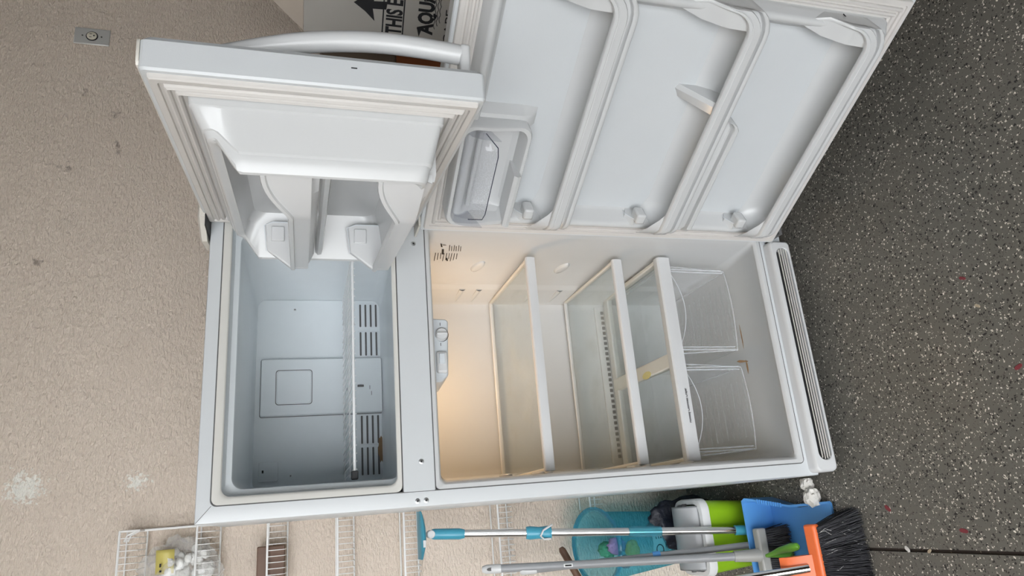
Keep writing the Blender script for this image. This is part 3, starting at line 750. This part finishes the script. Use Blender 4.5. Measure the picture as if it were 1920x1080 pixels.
# clear bag of white fluff with a yellow label, in the second tier
def blob(c, r, seed, amp=.25, fr=3.0, sub=3, sq=(1, 1, 1)):
    bm = bmesh.new(); bmesh.ops.create_icosphere(bm, subdivisions=sub, radius=1.0)
    for v in bm.verts:
        n = v.co.normalized(); d = 1 + amp * mnoise.noise(n * fr + Vector((seed, seed * 1.7, -seed)))
        d += amp * .5 * mnoise.noise(n * fr * 2.6 + Vector((seed * 3, 0, seed)))
        v.co = Vector((c[0] + n.x * d * r[0], c[1] + n.y * d * r[1], c[2] + n.z * d * r[2]))
    vs_ = [v.co.copy() for v in bm.verts]; fs = [[v.index for v in f.verts] for f in bm.faces]; bm.free()
    return vs_, fs
def blobo(name, c, r, mat, parent=None, seed=1, amp=.25, fr=3.0, sub=3, angle=180):
    v, f = blob(c, r, seed, amp, fr, sub); return mk(name, v, f, mat, parent, True, angle)
bag = empty('plastic_bag', (-.118, .785, 1.745))
tag(bag, 'crumpled clear plastic bag of white fluff with a yellow label on the wire rack', 'bag')
blobo('bag_film', (0, 0, .045), (.100, .036, .105), 'bagfilm', bag, 4, .28, 3.2, 4, 30)
fl_ = MB()
for i in range(60):
    a = random.uniform(0, 6.283); rr_ = random.uniform(0, .068); zz = random.uniform(-.040, .095)
    v, f = blob((rr_ * math.cos(a), .5 * rr_ * math.sin(a) - .004, zz), (.017, .012, .013), i, .3, 2, 1)
    fl_.add(v, f)
o = fl_.build('fluff_filling', 'fill', bag, True, 180); o['kind'] = 'stuff'
lab = MB().loft([[(x, -.034 + .006 * math.cos(x * 30), z) for x in (.0, .02, .04, .055, .068)] for z in (.062, .085, .112)], False).build('label', 'ylabel', bag)
so = lab.modifiers.new('solid', 'SOLIDIFY'); so.thickness = .0008
bxo('label_mark', (.020, .030, -.0415, -.0405, .095, .100), 'ink', bag)
bxo('label_mark', (.006, .012, -.0415, -.0405, .093, .099), 'ink', bag)

# brown wooden boards standing in the third tier
for (x0, x1, z1, y0, lb_) in ((-.165, -.066, 1.575, .765, 'front brown wooden board standing in the wire rack'), (-.185, -.078, 1.560, .790, 'rear brown wooden board leaning in the wire rack behind another')):
    b = bxo('wooden_board', (x0, x1, y0, y0 + .016, 1.492, z1), 'wood', None, .003)
    tag(b, lb_, 'board')

# ------------------------------------------------------------------ cleaning things beside the refrigerator
def at_line(a, b, t): return Vector(a) + (Vector(b) - Vector(a)) * t
# flat mop standing upside down
mp_b, mp_t = Vector((-.149, .353, .004)), Vector((-.071, .560, 1.072))
mop = empty('flat_mop', mp_b); tag(mop, 'chrome pole mop standing head up with a flat teal head and teal grips', 'mop')
def loc(v): return tuple(Vector(v) - mp_b)
def seg(a, b, t0, t1, r, n=14): return MB().tube([loc(at_line(a, b, t0)), loc(at_line(a, b, t1))], r, n)
seg(mp_b, mp_t, .10, .96, .0118).build('pole', 'chrome', mop)
seg(mp_b, mp_t, 0, .115, .0150).build('pole_end', 'teal', mop)
MB().tube([loc(at_line(mp_b, mp_t, t)) for t in (.56, .575, .59, .60)], [.0135, .0145, .0145, .013], 14).build('lower_sleeve', 'teal', mop) if False else seg(mp_b, mp_t, .335, .43, .0155).build('sleeve', 'tealclr', mop)
MB().tube([loc(at_line(mp_b, mp_t, t)) for t in (.655, .664, .69, .716, .726)], [.0185, .0205, .0175, .0200, .0180], 16).build('grip', 'teal', mop)
gk = [loc(at_line(mp_b, mp_t, .69) + Vector(d)) for d in ((.022, -.012, .004), (.010, -.018, .016), (-.010, -.019, .012), (-.016, -.018, -.004), (-.004, -.018, -.012))]
gk = [loc(at_line(mp_b, mp_t, .672) + Vector(d)) for d in ((.022, -.016, -.020), (.008, -.020, .012), (-.008, -.021, .022), (-.018, -.020, .012), (-.018, -.018, -.010))]
MB().tube(gk, .0032, 8).build('hook', 'white', mop)
MB().tube([loc(at_line(mp_b, mp_t, t)) for t in (.90, .915, .985, .992)], [.0130, .0165, .0160, .0140], 14).build('socket', 'teal', mop)
cj = at_line(mp_b, mp_t, .992)
MB().loft([[tuple(Vector(loc(cj)) + Vector((r * math.cos(a), y, .004 + r * math.sin(a)))) for a in [2 * math.pi * k_ / 16 for k_ in range(16)]] for r, y in ((.012, .016), (.012, -.018), (.010, -.020))], True, True, True).build('swivel', 'white', mop)
hd_c = mp_t + Vector((0, 0, .022))
rings = []
for i in range(17):
    t = i / 16; x = -.0690 + .137 * t; e_ = abs(t - .5) * 2
    hw = .050 * (1 - .18 * e_ ** 3); th = .011 * (1 - .62 * e_ ** 2)
    zz = -.0 + .006 * e_ ** 2
    rings.append([tuple(Vector(loc(hd_c)) + Vector((x, hw * math.cos(a), zz + th * math.sin(a)))) for a in [2 * math.pi * k_ / 14 for k_ in range(14)]])
MB().loft(rings, True, True, True).build('head', 'teal', mop)
bxo('head_badge', tuple(sum(([loc(hd_c)[k_] + lo, loc(hd_c)[k_] + hi] for k_, (lo, hi) in enumerate(((-.035, -.015), (-.0512, -.0490), (-.004, .004)))), [])), 'white', mop)

# grey push broom
gb_b, gb_t = Vector((-.214, .300, .105)), Vector((-.190, .600, .902))
broom = empty('grey_broom', (gb_b.x, gb_b.y, .018)); tag(broom, 'grey handled broom with grey head and black bristles standing in blue dustpan', 'broom')
off = Vector((gb_b.x, gb_b.y, .018))
def lg(v): return tuple(Vector(v) - off)
MB().tube([lg(gb_b), lg(at_line(gb_b, gb_t, .93))], .0125, 14).build('pole', 'greytube', broom)
MB().tube([lg(at_line(gb_b, gb_t, t)) for t in (.93, .94, .985, 1.0)], [.0135, .0140, .0135, .009], 14).build('end_cap', 'white', broom)
e = at_line(gb_b, gb_t, .975) + Vector((0, -.0135, 0))
MB().loft([[tuple(Vector(lg(e)) + Vector((r * math.cos(a) * .6, y, r * math.sin(a) * 1.3))) for a in [2 * math.pi * k_ / 12 for k_ in range(12)]] for r, y in ((.008, .004), (.008, -.0012), (.0075, -.0018))], True, False, True).build('hang_hole', 'seam', broom)
bxo('label', (-.010, .010, -.0140, -.0120, .62 - .018, .628 - .018), 'white', broom) if False else None
lc = at_line(gb_b, gb_t, .685); ud = (gb_t - gb_b).normalized(); fwd = Vector((1, 0, 0)).cross(ud).normalized()
if fwd.y > 0: fwd = -fwd
def patch(name, c, half_u, half_w, mat, parent, lf, r=.0128, col_off=0.0):
    rings = []
    for i in range(5):
        a = (-1 + 2 * i / 4) * half_w / r
        rr_ = Vector((1, 0, 0)) * math.sin(a) + fwd * math.cos(a)
        rings.append([lf(c + ud * (-half_u) + rr_ * (r + col_off)), lf(c + ud * half_u + rr_ * (r + col_off))])
    return MB().loft(rings, False).build(name, mat, parent)
patch('label', lc, .014, .005, 'wlabel', broom, lg)
patch('label_print', lc, .010, .0022, 'ink', broom, lg, col_off=.0006)
hb = MB().loft([[lg((x, y, z)) for y, z in ((.283, .078), (.317, .078), (.314, .108), (.286, .108))] for x in (-.275, -.268, -.145, -.137)], True, True, True).build('head', 'greybrush', broom); bevel(hb, .005)
MB().tube([lg((gb_b.x, .3, .10)), lg(at_line(gb_b, gb_t, .09))], [.020, .016], 14).build('neck', 'greybrush', broom)
def bristles(name, mat, parent, lf, p0, p1, tip0, tip1, depth, n, rad=.0011, curl=.01, seed=1):
    rnd = random.Random(seed); b = MB()
    p0, p1, tip0, tip1 = map(Vector, (p0, p1, tip0, tip1))
    for i in range(n):
        t = rnd.random(); d = Vector(depth) * rnd.uniform(-.5, .5)
        a = p0.lerp(p1, t) + d
        e_ = tip0.lerp(tip1, min(1, max(0, t + rnd.uniform(-.04, .04)))) + d * 1.7 + Vector((rnd.uniform(-1, 1), rnd.uniform(-1, 1), 0)) * curl
        e_.z = max(e_.z, .001 if lf is not lg else .02)
        m_ = a.lerp(e_, .55) + Vector((rnd.uniform(-1, 1), rnd.uniform(-1, 1), 0)) * curl * .3
        b.tube([lf(a), lf(m_), lf(e_)], [rad, rad, rad * .6], 3, False)
    o = b.build(name, mat, parent, True, 180); o['kind'] = 'stuff'; return o
bristles('bristles', 'bristle', broom, lg, (-.268, .30, .080), (-.143, .30, .080), (-.275, .270, .020), (-.135, .270, .020), (0, .028, 0), 900, .0014, .006, 3)

# blue long-handled dustpan
dp = empty('dustpan', (-.16, .33, 0)); tag(dp, 'blue dustpan with a long grey handle lying open under the brooms', 'dustpan')
do = Vector((-.16, .33, 0))
def ld_(v): return tuple(Vector(v) - do)
m_ = MB()
flo = [(-.052, .335), (-.085, .200), (-.078, .060), (-.285, .060), (-.285, .335)]
m_.loft([[ld_((x, y, .003 + .004 * (y > .3))) for x, y in flo], [ld_((x, y, .010)) for x, y in flo]], True, True, True)
pan = m_.build('pan', 'blue', dp)
wl = MB()
wpts = [(-.285, .335, .11), (-.060, .335, .11), (-.052, .325, .105), (-.060, .290, .085), (-.082, .205, .035), (-.078, .060, .014)]
ri = [[ld_((x, y, .004)), ld_((x - .001, y, zt)), ld_((x + .006, y + .004, zt + .001)), ld_((x + .006, y + .004, zt - .008)), ld_((x + .003, y + .002, .004))] for x, y, zt in wpts]
wl.loft(ri, True, True, True); w_ = wl.build('pan_wall', 'blue', dp)
for i in range(11):
    t = i / 10; a = Vector((-.0585, .290, .087)).lerp(Vector((-.074, .228, .052)), t)
    MB().box(*sum(([ld_(a)[k_] - h_, ld_(a)[k_] + h_] for k_, h_ in enumerate((.006, .0018, .003))), [])).build('rib', 'blue', dp)
pb, pt = Vector((-.186, .347, .085)), Vector((-.2045, .560, .792))
MB().tube([ld_(pb), ld_(at_line(pb, pt, .93))], .0105, 12).build('handle_pole', 'greytube', dp)
MB().tube([ld_(at_line(pb, pt, t)) for t in (.93, .94, .99, 1.0)], [.0120, .0125, .012, .008], 12).build('handle_cap', 'white', dp)
pcl = at_line(pb, pt, .42)
MB().tube([ld_(pcl - (pt - pb).normalized() * .012), ld_(pcl + (pt - pb).normalized() * .012)], .0135, 10).build('clip_ring', 'blue', dp)

# orange broom lying forward on the floor
ob = empty('orange_broom', (-.22, .06, 0)); tag(ob, 'orange broom with chrome handle and dense black bristles spread on the floor', 'broom')
oo = Vector((-.22, .06, 0))
def lo2(v): return tuple(Vector(v) - oo)
blk = MB().loft([[lo2((x, y + .0, z)) for y, z in ((.045, .072), (.080, .085), (.078, .104), (.046, .094))] for x in (-.36, -.352, -.138, -.128)], True, True, True).build('head', 'orange', ob); bevel(blk, .006, 3)
MB().loft([[lo2((x, y, z)) for x, y, z in ((-.272 + dx, .062, .093), (-.206 - dx, .062, .093), (-.210 - dx, .096, .158), (-.268 + dx, .096, .158))] + [] for dx in (0,)] + [[lo2((x, y + .022, z + .012)) for x, y, z in ((-.272, .062, .093), (-.206, .062, .093), (-.210, .096, .158), (-.268, .096, .158))]], True, True, True).build('neck', 'orange', ob)
MB().tube([lo2((-.240, .070, .115)), lo2((-.262, .180, .345)), lo2((-.30, .40, .80))], .0118, 14).build('handle_pole', 'chrome', ob)
bristles('bristles', 'bristle', ob, lo2, (-.352, .058, .084), (-.137, .058, .084), (-.385, -.020, .003), (-.098, -.012, .003), (0, .030, .0), 2600, .0012, .008, 5)
rnd = random.Random(3); lint = MB()
for i in range(16):
    x = rnd.uniform(-.33, -.12); y = rnd.uniform(-.012, .04); z = .085 * (y + .02) / .078 + .016
    lint.tube([lo2((x, y, z)), lo2((x + rnd.uniform(-.01, .01), y - .010, z - .009)), lo2((x + rnd.uniform(-.012, .012), y - .022, z - .019))], .0005, 3)
lint.build('lint', 'fill', ob)['kind'] = 'stuff'

# small green hand brush lying in the dustpan
gb = empty('hand_brush', (-.20, .24, .012)); tag(gb, 'lime green hand brush handle resting against the orange broom', 'brush')
def lh(v): return tuple(Vector(v) - Vector((-.20, .24, .012)))
MB().tube([lh(v) for v in ((-.212, .240, .122), (-.206, .215, .118), (-.196, .180, .112), (-.188, .135, .106), (-.186, .118, .103), (-.186, .112, .102))], [.005, .0065, .0100, .0125, .010, .004], 14).build('handle', 'lime2', gb)
MB().tube([lh(v) for v in ((-.216, .262, .020), (-.214, .252, .070), (-.212, .240, .123))], [.012, .009, .005], 10).build('brush_neck', 'lime2', gb)

# small lime bin with white swing lid
bn = empty('swing_bin', (-.155, .502, 0)); tag(bn, 'small lime green bin with a white rimmed grey swing lid', 'bin')
def bx_ring(hw, hd_, r, z): return [(a, b, z) for a, b in rrect(-hw, hw, -hd_, hd_, r, 5)]
MB().loft([bx_ring(.098, .074, .03, 0), bx_ring(.100, .076, .03, .004), bx_ring(.113, .084, .035, .186), bx_ring(.115, .086, .036, .192), bx_ring(.111, .082, .034, .192), bx_ring(.098, .072, .03, .008)], True, True, True).build('body', 'lime', bn)
MB().loft([bx_ring(.119, .090, .038, .186), bx_ring(.120, .091, .038, .200), bx_ring(.116, .087, .036, .212), bx_ring(.104, .075, .03, .216), bx_ring(.100, .071, .03, .206), bx_ring(.100, .071, .03, .190)], True).build('lid_rim', 'lidw', bn)
flp = MB()
n = 12; rings = []
for i in range(n + 1):
    a = math.pi * (i / n); rings.append([(x, -.070 * math.cos(a), .204 + .055 * math.sin(a)) for x in (-.098, -.09, .09, .098)])
flp.loft(rings, False)
f_ = flp.build('swing_flap', 'lidg', bn); so = f_.modifiers.new('solid', 'SOLIDIFY'); so.thickness = .004
for sx_ in (-1, 1):
    pl = [(-.070 * math.cos(math.pi * i / 12), .204 + .055 * math.sin(math.pi * i / 12)) for i in range(13)]
    MB().prism(pl, lambda a, b, t: (t, a, b), sx_ * .098, sx_ * .094).build('flap_end', 'lidg', bn)
    MB().tube([(sx_ * .096, 0, .222), (sx_ * .106, 0, .222)], .008, 10).build('pivot', 'seam', bn)

# dark bag behind the bin and translucent teal bucket with cloths
o = blobo('dark_bag', (0, 0, .15), (.086, .022, .155), 'navy', None, 9, .22, 2.6, 4); o.location = (-.112, .613, .0)
zmin = min(v.co.z for v in o.data.vertices)
for v in o.data.vertices: v.co.z = max(v.co.z, .001)
tag(o, 'dark navy plastic bag slumped behind the lime bin', 'bag')
bk = empty('teal_bucket', (-.160, .776, .024)); bk.rotation_euler = (math.radians(17), 0, 0); tag(bk, 'translucent teal bucket holding colourful cleaning cloths against the wall', 'bucket')
ro, hh_ = .112, .50
MB().lathe([(.003, .0), (.078, .0), (.080, .004), (ro, hh_), (ro + .010, hh_ + .004), (ro + .010, hh_ - .012), (ro + .003, hh_ - .010)], (0, 0, 0), 32).build('bucket_wall', 'tealclr', bk)
MB().tube([(math.cos(a) * (ro + .010), math.sin(a) * (ro + .010), hh_ - .002) for a in [2 * math.pi * i / 32 for i in range(33)]], .0055, 8, False).build('rim', 'tealclr', bk)
patchv = []
MB().loft([[(math.cos(math.radians(a)) * (.0945 + .0125 * (z - .3) / .2 + .002), math.sin(math.radians(a)) * (.0945 + .0125 * (z - .3) / .2 + .002), z) for z in (.27, .33)] for a in range(-110, -55, 8)], False).build('label', 'wlabel', bk)
for i, z in enumerate((.312, .300, .290)):
    MB().loft([[(math.cos(math.radians(a)) * .0985, math.sin(math.radians(a)) * .0985, zz) for zz in (z, z + .004)] for a in range(-86, -60, 6)], False).build('label_print', 'ink', bk)
MB().loft([[(math.cos(a) * r * 1.0 - .028, -.0965, .300 + math.sin(a) * r) for r in (.014, .018)] for a in [2 * math.pi * i / 20 for i in range(21)]], False).build('label_symbol', 'ink', bk)
for (nm, c, r, mt, sd_, lb_) in (('cleaning_cloth', (-.012, -.012, .458), (.026, .026, .034), 'greencloth', 3, 'crumpled green cloth inside the teal bucket'), ('cleaning_cloth', (-.002, -.055, .455), (.026, .019, .036), 'purple', 5, 'ribbed lilac cloth inside the teal bucket'),
                            ('cleaning_cloth', (-.022, -.074, .405), (.034, .017, .028), 'yellow', 7, 'bright yellow cloth inside the teal bucket'), ('cleaning_cloth', (-.055, -.045, .420), (.020, .020, .030), 'pink', 8, 'pink cloth inside the teal bucket below the yellow one')):
    o = blobo(nm, c, r, mt, None, sd_, .3, 3.2, 3); o.location = bk.location; o.rotation_euler = bk.rotation_euler; tag(o, lb_, 'cloth', 'cloths in the teal bucket')
    if mt == 'purple':
        pass
o = MB().tube([(-.150, .600, .636), (-.158, .600, .632), (-1.32, .560, .030), (-1.36, .558, .012)], [.007, .0115, .0115, .010], 12).build('wooden_stick', 'wood', None)
tag(o, 'brown wooden handle leaning low in front of the teal bucket', 'stick')

# ------------------------------------------------------------------ litter on the floor
v1, f1 = blob((-.020, .128, .020), (.020, .018, .019), 3, .35, 3.0, 3)
v2, f2 = blob((-.058, .112, .024), (.028, .024, .023), 6, .32, 3.4, 3)
tm = MB().add(v1, f1).add(v2, f2)
tm.v = [(min(x, -.004), y, max(z, .0015)) for x, y, z in tm.v]
tag(tm.build('crumpled_tissue', 'tissue', None, True, 22), 'crumpled white paper tissue on the floor by the refrigerator corner', 'tissue')
def petal(x, y, r, rot, lb_, mat='petal', cat='petal', grp=None, nm='petal'):
    p = []
    for i in range(10):
        a = 2 * math.pi * i / 10; rr_ = r * (1 + .3 * math.sin(2 * a + rot) + .12 * math.sin(5 * a))
        p.append((rr_ * math.cos(a), rr_ * .75 * math.sin(a), .0006 + .0018 * abs(math.sin(a + rot))))
    o = MB().loft([[(q[0], q[1], 0) for q in p], p], True, True, True).build(nm, mat)
    o.location = (x, y, 0); o.rotation_euler = (0, 0, rot); tag(o, lb_, cat, grp)
petal(-.098, -.137, .0085, .4, 'dried red petal on the floor between the broom bristles and open floor')
petal(-.153, -.345, .0085, 1.3, 'dried red petal lying near the floor joint')
petal(.175, -.584, .0075, 2.2, 'small dark red petal lying far out on the bare floor')
petal(.396, -.519, .0065, .9, 'faded red petal on the floor below the open refrigerator door')
petal(-.196, -.169, .0075, .2, 'pale chip of debris lying on the floor joint', 'tissue', 'debris', None, 'paper_scrap')
petal(.325, -.535, .0055, .6, 'tan leaf scrap on the floor under the open refrigerator door', 'debris', 'debris', None, 'leaf_scrap')
petal(-.199, -.235, .0055, 2.6, 'pale wood chip lying in the floor joint', 'debris', 'debris', None, 'wood_chip')

# ------------------------------------------------------------------ cartons to the right of the refrigerator
ya = math.radians(50); ex = Vector((math.cos(ya), -math.sin(ya), 0)); en = Vector((-math.sin(ya), -math.cos(ya), 0)); ez = Vector((0, 0, 1))
Cn = Vector((1.393, .15, 1.495))
cb = empty('shipping_carton', (Cn.x, Cn.y, 1.00)); tag(cb, 'large pale printed carton with a THIS END UP arrow behind the open doors', 'box')
def cf(u, d, z): return tuple(Cn + ex * u - en * d + ez * z - Vector((Cn.x, Cn.y, 1.00)))
MB().loft([[cf(u, d, z) for u, d in ((0, 0), (.46, 0), (.46, .40), (0, .40))] for z in (-.495, 0)], True, True, True).build('carton_body', 'card', cb)
MB().loft([[cf(u, d, z) for u, z in ((.002, .001), (.458, .001), (.40, .20), (.175, .20))] for d in (.002, .006)], True, True, True).build('carton_flap', 'flap', cb)
def face_poly(name, pts, t=.0006):
    return MB().loft([[cf(u, -.0004, z) for u, z in pts], [cf(u, -.0004 - t, z) for u, z in pts]], True, True, True).build(name, 'ink', cb, False)
face_poly('arrow', [(.100, -.143), (.146, -.208), (.110, -.202), (.113, -.243), (.090, -.240), (.088, -.200), (.053, -.207), (.078, -.178)])
bx0, bz0, bz1 = .018, -.294, -.234
tl = -.03
def fl4(u0, u1, z0, z1, s=0.0): return [(u0, z0 + s * u0), (u1, z0 + s * u1), (u1, z1 + s * u1), (u0, z1 + s * u0)]
face_poly('frame_line', fl4(bx0, .32, bz1, bz1 + .004)); face_poly('frame_line', fl4(bx0, .32, bz0 - .002, bz0 + .002)); face_poly('frame_line', fl4(bx0, bx0 + .003, bz0, bz1))
text('print', 'THIS END UP', .066, 'ink', cb, cf(.020, -.0008, -.288), ex, (0, 0, 1), sx=.55, bold=.0022)
text('print', 'AQUA', .064, 'ink', cb, cf(.034, -.0008, -.384), ex, (0, 0, 1), sx=.66, bold=.003)
face_poly('logo_swash', [(.022, -.345), (.045, -.352), (.052, -.345), (.045, -.338)])
for i in range(3):
    wv = [cf(.050 + .010 * i + .2 * t, -.0010, -.392 - .0075 * i + .004 * abs(math.sin(t * 26))) for t in [j / 60 for j in range(61)]]
    MB().tube(wv, .0012, 4).build('logo_wave', 'ink', cb)
text('print', 'pro', .045, 'ink', cb, cf(.128, -.0008, -.372), ex, (-.15, 0, 1), sx=.7)
text('print', 'SCAPE', .036, 'ink', cb, cf(-.012, -.0008, -.447), ex, (0, 0, 1), sx=1.22)
# brown cartons stacked on a wooden cabinet
o = bxo('carton', (1.33, 1.72, .46, .80, 1.135, 1.395), 'brown', None, .003); tag(o, 'plain dark brown carton stacked on the reddish box', 'box')
o = bxo('wooden_box', (1.30, 1.75, .44, .82, .96, 1.135), 'redwood', None, .003); tag(o, 'reddish brown wooden box under the dark carton', 'box')
kb = empty('wooden_cabinet', (1.75, .35, 0)); tag(kb, 'low wooden cabinet carrying the cartons beside the refrigerator', 'cabinet')
bxo('cabinet_top', (-.52, .60, -.62, .49, .97 - .04, .9595), 'cabinet', kb, .004)
bxo('cabinet_body', (-.48, .56, -.58, .48, .0, .93), 'cabinet', kb)
Cz = Cn.z - .495
cb.location.z += (.9605 - Cz)
for ch_ in cb.children:
    pass
